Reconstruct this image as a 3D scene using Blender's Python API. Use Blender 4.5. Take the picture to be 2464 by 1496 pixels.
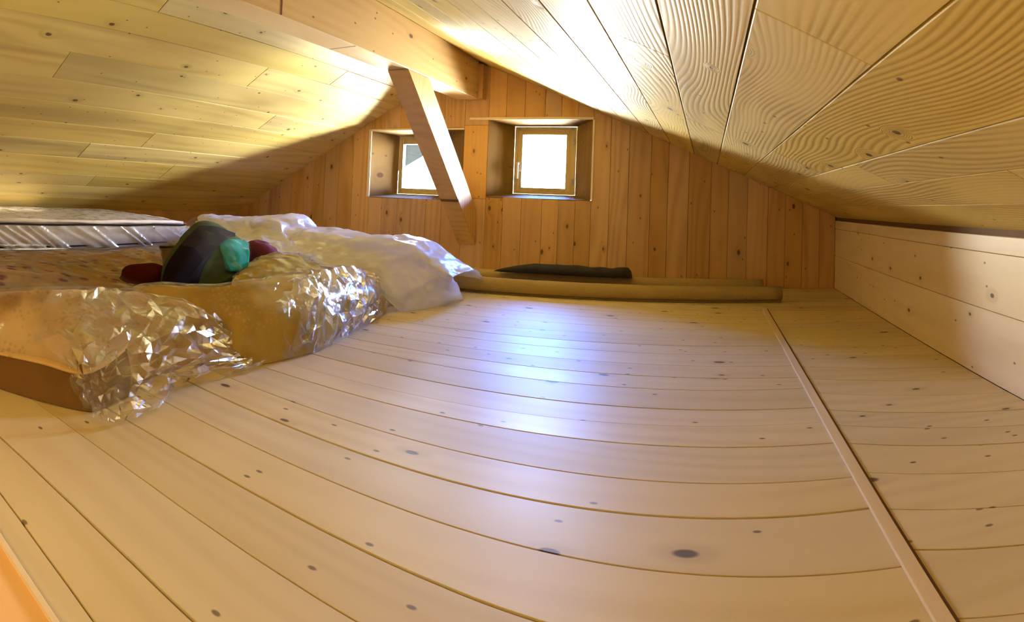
import bpy, bmesh, math, random
from mathutils import Vector, Matrix, noise

random.seed(7)
for o in list(bpy.data.objects):
    bpy.data.objects.remove(o, do_unlink=True)
scene = bpy.context.scene
COL = scene.collection

# ------------------------------------------------------------------ camera
cd = bpy.data.cameras.new('camera')
cam = bpy.data.objects.new('camera', cd)
COL.objects.link(cam)
cd.type = 'PANO'                              # the photo is a phone sweep: a cylindrical panorama
cd.panorama_type = 'CENTRAL_CYLINDRICAL'
cd.central_cylindrical_range_u_min = -0.85764
cd.central_cylindrical_range_u_max = 0.85764
cd.central_cylindrical_range_v_min = -0.73913
cd.central_cylindrical_range_v_max = 0.30229
cd.central_cylindrical_radius = 1.0
right = Vector((0.94617, 0.32128, 0.03932)).normalized()
fwd = Vector((-0.32256, 0.94600, 0.03218)).normalized()
up = right.cross(fwd).normalized()
right = fwd.cross(up).normalized()
cam.matrix_world = Matrix(((right.x, up.x, -fwd.x, 0), (right.y, up.y, -fwd.y, 0),
                           (right.z, up.z, -fwd.z, 0.5), (0, 0, 0, 1)))
cd.clip_start = 0.02
scene.camera = cam

# ------------------------------------------------------------------ sky
world = bpy.data.worlds.new('world')
scene.world = world
world.use_nodes = True
wn = world.node_tree.nodes
wl = world.node_tree.links
wn.clear()
w_out = wn.new('ShaderNodeOutputWorld')
w_bg = wn.new('ShaderNodeBackground')
w_geo = wn.new('ShaderNodeTexCoord')
w_sep = wn.new('ShaderNodeSeparateXYZ')
w_ramp = wn.new('ShaderNodeValToRGB')
wl.new(w_geo.outputs['Generated'], w_sep.inputs[0])
w_map = wn.new('ShaderNodeMapRange')
w_map.inputs['From Min'].default_value = -1
w_map.inputs['From Max'].default_value = 1
wl.new(w_sep.outputs['Z'], w_map.inputs['Value'])
wl.new(w_map.outputs[0], w_ramp.inputs[0])
cr = w_ramp.color_ramp
cr.elements[0].position = 0.0
cr.elements[0].color = (0.12, 0.14, 0.10, 1)        # snow and meadow below
cr.elements[1].position = 0.57
cr.elements[1].color = (0.84, 0.87, 0.80, 1)
e_ = cr.elements.new(0.64)
e_.color = (0.07, 0.22, 0.80, 1)
e_ = cr.elements.new(1.0)
e_.color = (0.07, 0.20, 0.65, 1)
wl.new(w_ramp.outputs[0], w_bg.inputs[0])
w_bg.inputs[1].default_value = 310
wl.new(w_bg.outputs[0], w_out.inputs[0])

# ------------------------------------------------------------------ lights
def area(name, loc, target, sx, sy, power, col, portal=False):
    ld = bpy.data.lights.new(name, 'AREA')
    ld.shape = 'RECTANGLE'
    ld.size, ld.size_y = sx, sy
    ld.energy = power
    ld.color = col
    o = bpy.data.objects.new(name, ld)
    COL.objects.link(o)
    o.location = loc
    d = Vector(target) - Vector(loc)
    o.rotation_euler = d.to_track_quat('-Z', 'Y').to_euler()
    if portal:
        ld.cycles.is_portal = True
    return o
area('window_portal', (-2.09, 4.03, 0.73), (-2.09, 0, 0.73), 0.42, 0.46, 1, (1, 1, 1), True)
area('window_portal', (-1.125, 4.03, 0.78), (-1.125, 0, 0.78), 0.46, 0.50, 1, (1, 1, 1), True)
# unseen fill lights added behind the camera to lift the foreground
area('room_fill', (-0.7, -0.95, 0.50), (-0.7, -0.70, 1.4), 1.6, 0.6, 13, (1.0, 0.90, 0.62))
area('hatch_fill', (-0.75, -0.15, 0.42), (-0.75, 0.35, 0.0), 0.3, 0.2, 1.2, (1.0, 0.72, 0.42))  # added to brighten the hatch board, no fixture here

scene.view_settings.view_transform = 'Standard'
scene.view_settings.look = 'None'
scene.view_settings.gamma = 1
scene.view_settings.use_curve_mapping = False
scene.view_settings.exposure = 0.55
scene.cycles.max_bounces = 7
scene.cycles.diffuse_bounces = 5
scene.cycles.glossy_bounces = 3
scene.cycles.transparent_max_bounces = 10
scene.cycles.use_adaptive_sampling = True
scene.cycles.adaptive_threshold = 0.12
scene.cycles.adaptive_min_samples = 16
scene.cycles.caustics_reflective = False
scene.cycles.caustics_refractive = False
scene.cycles.sample_clamp_indirect = 6

# ------------------------------------------------------------------ node helper
class NT:
    def __init__(self, name):
        self.m = bpy.data.materials.new(name)
        self.m.use_nodes = True
        self.t = self.m.node_tree
        self.t.nodes.clear()
        self.out = self.n('ShaderNodeOutputMaterial')
    def n(self, kind, **kw):
        x = self.t.nodes.new(kind)
        for k, v in kw.items():
            setattr(x, k, v)
        return x
    def l(self, a, b):
        self.t.links.new(a, b)
    def put(self, sock, v):
        if hasattr(v, 'is_linked') or isinstance(v, bpy.types.NodeSocket):
            self.l(v, sock)
        else:
            sock.default_value = v
    def math(self, op, a, b=0.0, c=None, clamp=False):
        x = self.n('ShaderNodeMath', operation=op, use_clamp=clamp)
        self.put(x.inputs[0], a)
        self.put(x.inputs[1], b)
        if c is not None:
            self.put(x.inputs[2], c)
        return x.outputs[0]
    def vmath(self, op, a, b):
        x = self.n('ShaderNodeVectorMath', operation=op)
        self.put(x.inputs[0], a)
        self.put(x.inputs[1], b)
        return x.outputs[0]
    def noise(self, vec, scale, detail=3.0, rough=0.5, dist=0.0):
        x = self.n('ShaderNodeTexNoise')
        self.l(vec, x.inputs['Vector'])
        x.inputs['Scale'].default_value = scale
        x.inputs['Detail'].default_value = detail
        x.inputs['Roughness'].default_value = rough
        x.inputs['Distortion'].default_value = dist
        return x.outputs['Fac']
    def ramp(self, fac, stops):
        x = self.n('ShaderNodeValToRGB')
        self.l(fac, x.inputs[0])
        r = x.color_ramp
        while len(r.elements) < len(stops):
            r.elements.new(0.5)
        for e, (p, c) in zip(r.elements, stops):
            e.position = p
            e.color = c if len(c) == 4 else (*c, 1)
        return x.outputs[0]
    def rng(self, v, a, b, c=0.0, d=1.0, smooth=True):
        x = self.n('ShaderNodeMapRange')
        x.interpolation_type = 'SMOOTHSTEP' if smooth else 'LINEAR'
        self.put(x.inputs['Value'], v)
        x.inputs['From Min'].default_value = a
        x.inputs['From Max'].default_value = b
        x.inputs['To Min'].default_value = c
        x.inputs['To Max'].default_value = d
        return x.outputs[0]
    def mix(self, fac, a, b, mode='MIX'):
        x = self.n('ShaderNodeMix', data_type='RGBA', blend_type=mode)
        self.put(x.inputs[0], fac)
        self.put(x.inputs[6], a if not isinstance(a, tuple) or len(a) == 4 else (*a, 1))
        self.put(x.inputs[7], b if not isinstance(b, tuple) or len(b) == 4 else (*b, 1))
        return x.outputs[2]
    def finish(self, col, rough, bump=None, bstr=0.2, bdist=0.01, spec=0.5, **kw):
        p = self.n('ShaderNodeBsdfPrincipled')
        self.put(p.inputs['Base Color'], col if not isinstance(col, tuple) or len(col) == 4 else (*col, 1))
        self.put(p.inputs['Roughness'], rough)
        p.inputs['Specular IOR Level'].default_value = spec
        for k, v in kw.items():
            p.inputs[k].default_value = v
        if bump is not None:
            b = self.n('ShaderNodeBump')
            b.inputs['Strength'].default_value = bstr
            b.inputs['Distance'].default_value = bdist
            self.l(bump, b.inputs['Height'])
            self.l(b.outputs[0], p.inputs['Normal'])
        self.l(p.outputs[0], self.out.inputs[0])
        return self.m

def wood(name, light, dark, axis='Y', flat='Z', rings=10.0, contrast=0.5, bump=0.15, rough=0.5,
         knot_scale=5.0, knot_rate=0.5, knot_size=0.05, tone=0.12, spec=0.4, spread=1.0, streak=None, swirl=0.35, lin=4.0):
    """Pine: contour-line grain running along 'axis', dark knots lying in the board face (normal 'flat')."""
    m = NT(name)
    tc = m.n('ShaderNodeTexCoord').outputs['Object']
    oi = m.n('ShaderNodeObjectInfo').outputs['Random']
    off = m.n('ShaderNodeCombineXYZ')
    m.l(m.math('MULTIPLY', oi, 37.0), off.inputs[0])
    m.l(m.math('MULTIPLY', oi, 91.0), off.inputs[1])
    m.l(m.math('MULTIPLY', oi, 53.0), off.inputs[2])
    p = m.vmath('ADD', tc, off.outputs[0])
    i = 'XYZ'.index(axis)
    fl = 'XYZ'.index(flat)
    def stretch(a, f=1.0):
        v = [1.0, 1.0, 1.0]
        v[i] = a
        v[fl] *= f
        return m.vmath('MULTIPLY', p, tuple(v))
    # knots
    sk = m.n('ShaderNodeSeparateXYZ')
    m.l(p, sk.inputs[0])
    ck = m.n('ShaderNodeCombineXYZ')
    m.l(m.math('MULTIPLY', sk.outputs[i], 0.55), ck.inputs[0])
    m.l(sk.outputs[[k for k in range(3) if k not in (i, fl)][0]], ck.inputs[1])
    vo = m.n('ShaderNodeTexVoronoi', voronoi_dimensions='2D')
    m.l(ck.outputs[0], vo.inputs['Vector'])
    vo.inputs['Scale'].default_value = knot_scale
    sepc = m.n('ShaderNodeSeparateColor')
    m.l(vo.outputs['Color'], sepc.inputs[0])
    on = m.rng(sepc.outputs[0], 1 - knot_rate, 1 - knot_rate + 0.01, 0, 1, False)
    size = m.math('MULTIPLY_ADD', sepc.outputs[1], knot_size * 0.8, knot_size * 0.45)
    rel = m.math('DIVIDE', vo.outputs['Distance'], size)
    knot = m.math('MULTIPLY', m.rng(rel, 0.55, 1.0, 1.0, 0.0), on)
    vs = m.n('ShaderNodeTexVoronoi', voronoi_dimensions='2D')
    m.l(ck.outputs[0], vs.inputs['Vector'])
    vs.inputs['Scale'].default_value = knot_scale * 2.3
    seps = m.n('ShaderNodeSeparateColor')
    m.l(vs.outputs['Color'], seps.inputs[0])
    fleck = m.math('MULTIPLY', m.rng(vs.outputs['Distance'], 0.03, 0.065, 1.0, 0.0), m.rng(seps.outputs[0], 1 - knot_rate * 0.6, 1.001 - knot_rate * 0.6, 0, 1, False))
    halo = m.math('MULTIPLY', m.math('MULTIPLY', m.rng(rel, 0.6, 3.6, 1.0, 0.0), m.rng(vo.outputs['Distance'], 0.10, 0.30, 1.0, 0.0)), on)
    # grain contours
    base = m.noise(stretch(0.16 * spread), 3.2, 1.0, 0.4, 0.25)
    cross = [k for k in range(3) if k not in (i, fl)][0]
    sx = m.n('ShaderNodeSeparateXYZ')
    m.l(p, sx.inputs[0])
    base = m.math('ADD', base, m.math('MULTIPLY', sx.outputs[cross], lin))
    warped = m.math('ADD', base, m.math('MULTIPLY', halo, swirl * 0.3))
    ring = m.math('SINE', m.math('MULTIPLY', warped, rings * 6.283))
    ring = m.math('MULTIPLY_ADD', ring, 0.5, 0.5)
    ring = m.math('POWER', ring, 1.6)
    fine = m.noise(stretch(0.03), 90.0, 2.0, 0.6)
    patch = m.noise(stretch(0.35), 2.3, 3.0, 0.55)
    g = m.math('MULTIPLY_ADD', fine, 0.45, m.math('MULTIPLY', ring, 0.75), clamp=True)
    g = m.math('MULTIPLY', g, m.math('MULTIPLY', m.rng(m.noise(stretch(0.3), 5.0, 1), 0.34, 0.62, 0.2, 1.15), contrast), clamp=True)
    c = m.mix(g, light, dark)
    c = m.mix(m.rng(patch, 0.35, 0.75, 0.0, 0.45), c, tuple(0.5 * (a + b) for a, b in zip(light, dark)))
    if streak:
        st = m.noise(stretch(0.06), 9.0, 2.0, 0.5)
        c = m.mix(m.rng(st, 0.55, 0.72, 0.0, 0.6), c, streak)
    c = m.mix(m.math('MULTIPLY', halo, 0.22), c, tuple(v * 0.6 for v in dark))
    c = m.mix(m.math('MULTIPLY', knot, 0.88), c, (0.085, 0.040, 0.014))
    c = m.mix(m.math('MULTIPLY', fleck, 0.8), c, (0.12, 0.055, 0.02))
    hs = m.n('ShaderNodeHueSaturation')
    m.l(c, hs.inputs['Color'])
    m.l(m.math('MULTIPLY_ADD', oi, tone * 2, 1 - tone), hs.inputs['Value'])
    m.l(m.math('MULTIPLY_ADD', m.math('FRACT', m.math('MULTIPLY', oi, 7.3)), 0.2, 0.9), hs.inputs['Saturation'])
    h = m.math('ADD', m.math('MULTIPLY', g, -1.0), m.math('MULTIPLY', knot, -0.6))
    rr = m.math('MULTIPLY_ADD', patch, 0.25, rough - 0.12)
    return m.finish(hs.outputs[0], rr, h, bump, 0.004, spec)

M = {}
M['floor'] = wood('floor_pine', (0.74, 0.62, 0.35), (0.54, 0.40, 0.17), 'X', 'Z', rings=5, contrast=0.30, bump=0.06, lin=3.0,
                  rough=0.52, knot_scale=5.6, knot_rate=0.45, knot_size=0.06, tone=0.06, spec=0.22)
M['roof_right'] = wood('brushed_pine', (0.76, 0.58, 0.21), (0.38, 0.25, 0.055), 'Y', 'Z', rings=22, contrast=0.62, bump=0.30, lin=3.4,
                       rough=0.55, knot_scale=5.0, knot_rate=0.40, knot_size=0.06, tone=0.08, spread=1.6, spec=0.35, swirl=0.9, streak=(0.50, 0.33, 0.10))
M['roof_left'] = wood('ceiling_pine', (0.72, 0.55, 0.19), (0.44, 0.30, 0.075), 'Y', 'Z', rings=6, contrast=0.5, bump=0.12,
                      rough=0.55, knot_scale=7.0, knot_rate=0.40, knot_size=0.06, tone=0.10, lin=2.0, streak=(0.40, 0.27, 0.09))
M['gable'] = wood('gable_pine', (0.60, 0.36, 0.13), (0.38, 0.18, 0.045), 'Z', 'Y', rings=8, contrast=0.5, bump=0.10,
                  rough=0.55, knot_scale=5.5, knot_rate=0.35, knot_size=0.055, tone=0.13, lin=2.0)
M['knee'] = wood('knee_wall_pine', (0.84, 0.70, 0.48), (0.68, 0.50, 0.26), 'Y', 'X', rings=6, contrast=0.4, bump=0.06,
                 rough=0.45, knot_scale=6.0, knot_rate=0.4, knot_size=0.05, tone=0.05, lin=1.5)
M['beam'] = wood('beam_pine', (0.72, 0.50, 0.24), (0.52, 0.30, 0.11), 'Y', 'X', rings=5, contrast=0.45, bump=0.06,
                 rough=0.5, knot_scale=5.0, knot_rate=0.4, knot_size=0.06, tone=0.03)
M['brace'] = wood('brace_pine', (0.68, 0.45, 0.20), (0.45, 0.25, 0.09), 'Z', 'X', rings=6, contrast=0.45, bump=0.06,
                  rough=0.5, knot_scale=5.0, knot_rate=0.5, knot_size=0.07, tone=0.03)
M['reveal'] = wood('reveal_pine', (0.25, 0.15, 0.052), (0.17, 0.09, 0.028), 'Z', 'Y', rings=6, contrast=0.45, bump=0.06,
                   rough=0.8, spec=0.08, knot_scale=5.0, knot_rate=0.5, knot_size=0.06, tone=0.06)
M['sash'] = wood('window_pine', (0.60, 0.47, 0.20), (0.42, 0.29, 0.09), 'Z', 'Y', rings=5, contrast=0.4, bump=0.04,
                 rough=0.4, knot_rate=0.1, tone=0.03)
M['batten'] = wood('batten_pine', (0.82, 0.68, 0.45), (0.70, 0.52, 0.28), 'Y', 'Z', rings=5, contrast=0.35, bump=0.04,
                   rough=0.5, knot_rate=0.05, tone=0.02)
M['dark_wood'] = wood('shadow_gap_wood', (0.16, 0.08, 0.03), (0.09, 0.04, 0.015), 'Y', 'Z', rings=5, contrast=0.4, rough=0.8, knot_rate=0.0)

def plain(name, col, rough=0.6, nscale=40, amt=0.15, bstr=0.1, **kw):
    m = NT(name)
    tc = m.n('ShaderNodeTexCoord').outputs['Object']
    nz = m.noise(tc, nscale, 4, 0.6)
    c = m.mix(m.math('MULTIPLY', nz, amt * 2), col, tuple(v * 0.6 for v in col))
    return m.finish(c, rough, nz, bstr, 0.003, **kw)

M['handle'] = plain('white_handle', (0.85, 0.85, 0.82), 0.35)
M['hinge'] = plain('grey_hinge', (0.35, 0.34, 0.3), 0.4, Metallic=0.8)
M['felt'] = plain('tan_underlay', (0.50, 0.36, 0.13), 0.95, 160, 0.5, 0.5)
M['felt_core'] = plain('roll_end', (0.30, 0.20, 0.08), 0.95, 200, 0.5, 0.4)
M['dark_mat'] = plain('dark_grey_cloth', (0.028, 0.022, 0.016), 0.95, 120, 0.4, 0.5)

def glass():
    m = NT('window_glass')
    tr = m.n('ShaderNodeBsdfTransparent')
    gl = m.n('ShaderNodeBsdfGlossy')
    gl.inputs['Roughness'].default_value = 0.02
    fr = m.n('ShaderNodeFresnel')
    mx = m.n('ShaderNodeMixShader')
    m.l(fr.outputs[0], mx.inputs[0])
    m.l(tr.outputs[0], mx.inputs[1])
    m.l(gl.outputs[0], mx.inputs[2])
    m.l(mx.outputs[0], m.out.inputs[0])
    return m.m
M['glass'] = glass()

def film(name, milk=0.08, gloss=0.22, tint=(1, 1, 1), crinkle=60.0, rough=0.12, bstr=0.6, milk_col=(0.9, 0.92, 0.95), fres=0.8):
    """Thin plastic film: mostly see-through, sharp crinkled gloss, a little milky."""
    m = NT(name)
    tc = m.n('ShaderNodeTexCoord').outputs['Object']
    nz = m.n('ShaderNodeTexNoise')
    nz.inputs['Scale'].default_value = 7.0
    nz.inputs['Detail'].default_value = 2.0
    m.l(tc, nz.inputs['Vector'])
    wv = m.vmath('ADD', tc, m.vmath('MULTIPLY', nz.outputs['Color'], (0.12, 0.12, 0.12)))
    n1 = m.noise(wv, crinkle * 0.35, 1.0, 0.4)
    n2 = m.noise(wv, crinkle, 1.0, 0.4)
    r1 = m.math('ABSOLUTE', m.math('SUBTRACT', n1, 0.5))
    r2 = m.math('ABSOLUTE', m.math('SUBTRACT', n2, 0.5))
    h = m.math('ADD', r1, m.math('MULTIPLY', r2, 0.35))
    b = m.n('ShaderNodeBump')
    b.inputs['Strength'].default_value = bstr
    b.inputs['Distance'].default_value = 0.02
    m.l(h, b.inputs['Height'])
    tr = m.n('ShaderNodeBsdfTransparent')
    tr.inputs[0].default_value = (*tint, 1)
    gl = m.n('ShaderNodeBsdfGlossy')
    gl.inputs['Roughness'].default_value = rough
    m.l(b.outputs[0], gl.inputs['Normal'])
    df = m.n('ShaderNodeBsdfDiffuse')
    df.inputs[0].default_value = (*milk_col, 1)
    tl = m.n('ShaderNodeBsdfTranslucent')
    tl.inputs[0].default_value = (*milk_col, 1)
    dm = m.n('ShaderNodeMixShader')
    dm.inputs[0].default_value = 0.4
    m.l(df.outputs[0], dm.inputs[1])
    m.l(tl.outputs[0], dm.inputs[2])
    lw = m.n('ShaderNodeLayerWeight')
    lw.inputs['Blend'].default_value = 0.25
    m.l(b.outputs[0], lw.inputs['Normal'])
    folds = m.rng(m.noise(tc, 16.0, 3, 0.6), 0.45, 0.75, 0.3, 1.6)
    gf = m.math('MULTIPLY', m.math('MULTIPLY_ADD', lw.outputs['Fresnel'], fres, gloss), folds, clamp=True)
    a = m.n('ShaderNodeMixShader')
    mk = m.math('MULTIPLY', m.math('MULTIPLY_ADD', lw.outputs['Facing'], 0.5, 0.75), milk, clamp=True)
    m.l(mk, a.inputs[0])
    m.l(tr.outputs[0], a.inputs[1])
    m.l(dm.outputs[0], a.inputs[2])
    z = m.n('ShaderNodeMixShader')
    m.l(gf, z.inputs[0])
    m.l(a.outputs[0], z.inputs[1])
    m.l(gl.outputs[0], z.inputs[2])
    m.l(z.outputs[0], m.out.inputs[0])
    return m.m
M['clear_film'] = film('clear_plastic_film', 0.05, 0.06, crinkle=18, bstr=0.3, rough=0.16)
M['crumpled_film'] = film('crumpled_plastic_film', 0.05, 0.20, crinkle=22, bstr=0.5, rough=0.16)
M['sheen_film'] = film('glossy_plastic_film', 0.24, 0.15, crinkle=30, bstr=0.7, rough=0.24, milk_col=(0.84, 0.88, 1.0))
M['milky_film'] = film('milky_plastic_film', 0.86, 0.12, crinkle=16, bstr=0.6, rough=0.28, milk_col=(0.86, 0.87, 1.0))
M['thin_film'] = film('thin_clear_film', 0.02, 0.01, crinkle=16, bstr=0.3, rough=0.15, fres=0.25)
M['white_film'] = film('white_plastic_wrap', 0.80, 0.14, crinkle=26, bstr=0.5, rough=0.2, milk_col=(0.86, 0.83, 0.82))

def fabric(name, base, spot=None, spot_scale=26.0, spot_amt=0.5, weave=260.0, second=None, s2=9.0):
    m = NT(name)
    tc = m.n('ShaderNodeTexCoord').outputs['Object']
    c = base
    big = m.noise(tc, s2, 3, 0.55)
    c = m.mix(m.rng(big, 0.4, 0.68, 0.0, 0.7), base, second or tuple(v * 0.75 for v in base))
    if spot:
        vo = m.n('ShaderNodeTexVoronoi')
        m.l(m.vmath('ADD', tc, m.vmath('MULTIPLY', tc, (0.2, 0.1, 0.0))), vo.inputs['Vector'])
        vo.inputs['Scale'].default_value = spot_scale
        s = m.rng(vo.outputs['Distance'], 0.22, 0.42, spot_amt, 0.0)
        s = m.math('MULTIPLY', s, m.rng(m.noise(tc, 6.0, 2), 0.42, 0.55))
        c = m.mix(s, c, spot)
    w = m.noise(tc, weave, 1)
    return m.finish(c, 0.95, w, 0.25, 0.002, 0.05)
M['beige_quilt'] = fabric('beige_patterned_fabric', (0.72, 0.52, 0.26), (0.42, 0.24, 0.06), 60, 0.45, second=(0.66, 0.42, 0.15))
M['beige_side_shade'] = fabric('painted_side_shade', (0.20, 0.11, 0.035))  # shade on the duvet's side, put into the fabric colour
M['yellow_quilt'] = fabric('yellow_ochre_fabric', (0.56, 0.38, 0.06), (0.62, 0.50, 0.20), 70, 0.5, second=(0.46, 0.28, 0.035))
M['olive'] = fabric('mustard_fabric', (0.52, 0.38, 0.05), second=(0.40, 0.28, 0.03))
M['floral'] = fabric('floral_brown_fabric', (0.42, 0.22, 0.05), (0.16, 0.01, 0.01), 16, 1.0, second=(0.25, 0.17, 0.05))
M['brown_cloth'] = fabric('dark_brown_fabric', (0.15, 0.085, 0.03))
M['teal'] = fabric('teal_fabric', (0.03, 0.30, 0.27), (0.35, 0.60, 0.55), 18, 0.8, second=(0.02, 0.20, 0.20))
M['green'] = fabric('dark_green_fabric', (0.04, 0.06, 0.012), second=(0.02, 0.04, 0.008))
M['black'] = fabric('black_band', (0.010, 0.005, 0.006))
M['red'] = fabric('dark_red_fabric', (0.06, 0.008, 0.004))
M['purple'] = fabric('plum_fabric', (0.16, 0.04, 0.07))
M['cream'] = fabric('cream_fabric', (0.66, 0.54, 0.44), second=(0.52, 0.36, 0.22))
M['mattress'] = fabric('mattress_ticking', (0.62, 0.52, 0.42), second=(0.52, 0.42, 0.30))
M['piping'] = fabric('dark_piping', (0.03, 0.02, 0.035))

# ------------------------------------------------------------------ mesh helpers
def link(name, me, mat, parent=None, kind=None, label=None):
    if mat is not None:
        me.materials.clear()
        me.materials.append(mat)
    o = bpy.data.objects.new(name, me)
    COL.objects.link(o)
    if parent is not None:
        o.parent = parent
    if kind:
        o['kind'] = kind
    if label:
        o['label'] = label
    return o

def mesh(name, verts, faces, smooth=False):
    me = bpy.data.meshes.new(name)
    me.from_pydata([tuple(v) for v in verts], [], faces)
    bm = bmesh.new()
    bm.from_mesh(me)
    bmesh.ops.recalc_face_normals(bm, faces=bm.faces)
    bm.to_mesh(me)
    bm.free()
    if smooth:
        for p in me.polygons:
            p.use_smooth = True
    return me

def thing(name, label, cat, group=None, loc=(0, 0, 0)):
    o = bpy.data.objects.new(name, None)
    COL.objects.link(o)
    o.empty_display_size = 0.1
    o.location = loc
    o['label'] = label
    o['category'] = cat
    if group:
        o['group'] = group
    return o

def structure(name, me, mat, label=None):
    o = link(name, me, mat, None, 'structure', label)
    return o

def prism(poly, frame, thick, cham=0.0005):
    """poly: outline in (a, b); frame(a, b, d) -> xyz with d the depth behind the visible face.
    The visible face is set in by a small chamfer."""
    n = len(poly)
    cx = sum(p[0] for p in poly) / n
    cy = sum(p[1] for p in poly) / n
    inner = []
    for i in range(n):
        a, b, c = Vector(poly[i - 1]), Vector(poly[i]), Vector(poly[(i + 1) % n])
        d1 = (b - a).normalized() if (b - a).length > 1e-9 else Vector((1, 0))
        d2 = (c - b).normalized() if (c - b).length > 1e-9 else Vector((1, 0))
        n1 = Vector((-d1.y, d1.x))
        n2 = Vector((-d2.y, d2.x))
        if (Vector((cx, cy)) - b).dot(n1 + n2) < 0:
            n1, n2 = -n1, -n2
        nn = n1 + n2
        nn = nn / max(0.3, nn.length_squared) * 2 * 0.5 * 2
        inner.append((b.x + nn.x * cham, b.y + nn.y * cham))
    v = [frame(a, b, 0) for a, b in inner] + [frame(a, b, cham) for a, b in poly] + [frame(a, b, thick) for a, b in poly]
    f = [list(range(n))]
    for r in (0, n):
        for i in range(n):
            j = (i + 1) % n
            f.append([r + i, r + j, r + n + j, r + n + i])
    f.append(list(range(2 * n, 3 * n))[::-1])
    return v, f

def box(x0, x1, y0, y1, z0, z1, ch=0.0):
    if ch <= 0:
        v = [(x, y, z) for z in (z0, z1) for y in (y0, y1) for x in (x0, x1)]
        f = [[0, 1, 3, 2], [4, 6, 7, 5], [0, 4, 5, 1], [1, 5, 7, 3], [3, 7, 6, 2], [2, 6, 4, 0]]
        return mesh('box', v, f)
    bm = bmesh.new()
    bmesh.ops.create_cube(bm, size=1)
    for v in bm.verts:
        v.co = Vector(((x0 + x1) / 2 + v.co.x * (x1 - x0), (y0 + y1) / 2 + v.co.y * (y1 - y0), (z0 + z1) / 2 + v.co.z * (z1 - z0)))
    bmesh.ops.bevel(bm, geom=list(bm.edges), offset=ch, segments=2, affect='EDGES', profile=0.7)
    me = bpy.data.meshes.new('box')
    bm.to_mesh(me)
    bm.free()
    return me

# ------------------------------------------------------------------ room numbers (metres)
YG = 3.727            # face of the gable wall
YB = -1.70            # back end of the attic behind the camera
XR, XL = 0.811, -3.722
RX, RZ = -1.6136, 1.4566
SR, SL = 0.41437, 0.55411
YO = 5.10             # verge of the roof outside
def roof_z(x):
    return RZ - SR * (x - RX) if x > RX else RZ + SL * (x - RX)

# ---- floor: sub-floor slab plus single boards
floor_ob = structure('floor', box(XL - 0.1, XR + 0.1, YB, YG + 0.4, -0.10, -0.022), M['dark_wood'],
                     'wooden attic floor of long pine boards laid across the room')
GAP = 0.003
# seams read as Y at x = XA and curvature: (c2, c1, c0)
left_seams = [(-1.62,), (-1.47,), (-1.33,), (-1.19,), (-1.05,), (-0.91,), (-0.77,), (-0.63,), (-0.49,), (-0.34,), (-0.20,), (-0.06,), (0.08,), (0.22,),
    (-0.06, -0.10, 0.335), (-0.095, -0.116, 0.435), (-0.073, -0.104, 0.575), (-0.079, -0.124, 0.686), (-0.02, -0.05, 0.835),
    (0.031, 0.017, 0.982), (0.024, 0.016, 1.103), (0.02, 0.03, 1.265), (0.024, 0.067, 1.382), (0.023, 0.044, 1.492),
    (0.033, 0.06, 1.649), (-0.002, 0.033, 1.765), (0.0, 0.045, 1.895), (-0.004, 0.054, 2.039), (0.0, 0.069, 2.163),
    (-0.068, 0.053, 2.318), (-0.03, 0.04, 2.45), (0, 0.02, 2.60), (0, 0.01, 2.76), (0, 0, 2.90), (0, 0, 3.04), (0, 0, 3.18),
    (0, 0, 3.32), (0, 0, 3.46), (0, 0, 3.60), (0, 0, 3.735)]
XS = 0.292
def seam(s, x):
    if len(s) == 1:
        return s[0]
    x = max(-1.25, min(XS, x))
    return s[0] * x * x + s[1] * x + s[2]
def floor_frame(a, b, d):
    return (a, b, -d)
gap_of = {14: 0.0028, 15: 0.005, 16: 0.0028, 17: 0.0055, 19: 0.006, 20: 0.0045, 22: 0.0025, 23: 0.0042, 24: 0.0032, 25: 0.0042, 27: 0.0045, 28: 0.002}
for k in range(len(left_seams) - 1):
    ga, gb = gap_of.get(k, 0.0026), gap_of.get(k + 1, 0.0026)
    s0, s1 = left_seams[k], left_seams[k + 1]
    xs = [XL, -2.4, -1.25] + [-1.25 + (XS + 1.25) * t / 10 for t in range(1, 11)]
    poly = [(x, seam(s0, x) + ga / 2) for x in xs] + [(x, seam(s1, x) - gb / 2) for x in reversed(xs)]
    v, f = prism(poly, lambda a, b, d, h=random.uniform(0, 0.0008): (a, b, -d - h), 0.022)
    link('floor_board', mesh('floor_board', v, f), M['floor'], floor_ob)
right_y = [-1.5, -1.3, -1.1, -0.9, -0.7, -0.5, -0.3, -0.1, 0.12, 0.32, 0.52, 0.70, 0.86, 0.985, 1.13, 1.275, 1.385, 1.49, 1.625, 1.765, 1.90, 2.06, 2.19, 2.33, 2.47, 2.62, 2.77, 2.92,
           3.06, 3.20, 3.34, 3.48, 3.62, 3.74, 3.88, 4.02]
def clip_y(poly, y1):
    out = []
    for i in range(len(poly)):
        a, b = poly[i], poly[(i + 1) % len(poly)]
        if a[1] <= y1:
            out.append(a)
        if (a[1] - y1) * (b[1] - y1) < 0:
            t = (y1 - a[1]) / (b[1] - a[1])
            out.append((a[0] + t * (b[0] - a[0]), y1))
    return out
def slope_r(y):
    return -0.36 if y < 1.4 else -0.36 + 0.30 * min(1, (y - 1.4) / 1.2)
for k in range(len(right_y) - 1):
    y0, y1 = right_y[k] + GAP / 2, right_y[k + 1] - GAP / 2
    w = XR - XS
    poly = [(XS, y0), (XR, y0 + slope_r(y0) * w), (XR, y1 + slope_r(y1) * w), (XS, y1)]
    poly = clip_y(poly, YG)
    if len(poly) < 3:
        continue
    v, f = prism(poly, lambda a, b, d, h=random.uniform(0, 0.0008): (a, b, -d - h), 0.022)
    link('floor_board', mesh('floor_board', v, f), M['floor'], floor_ob)

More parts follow.
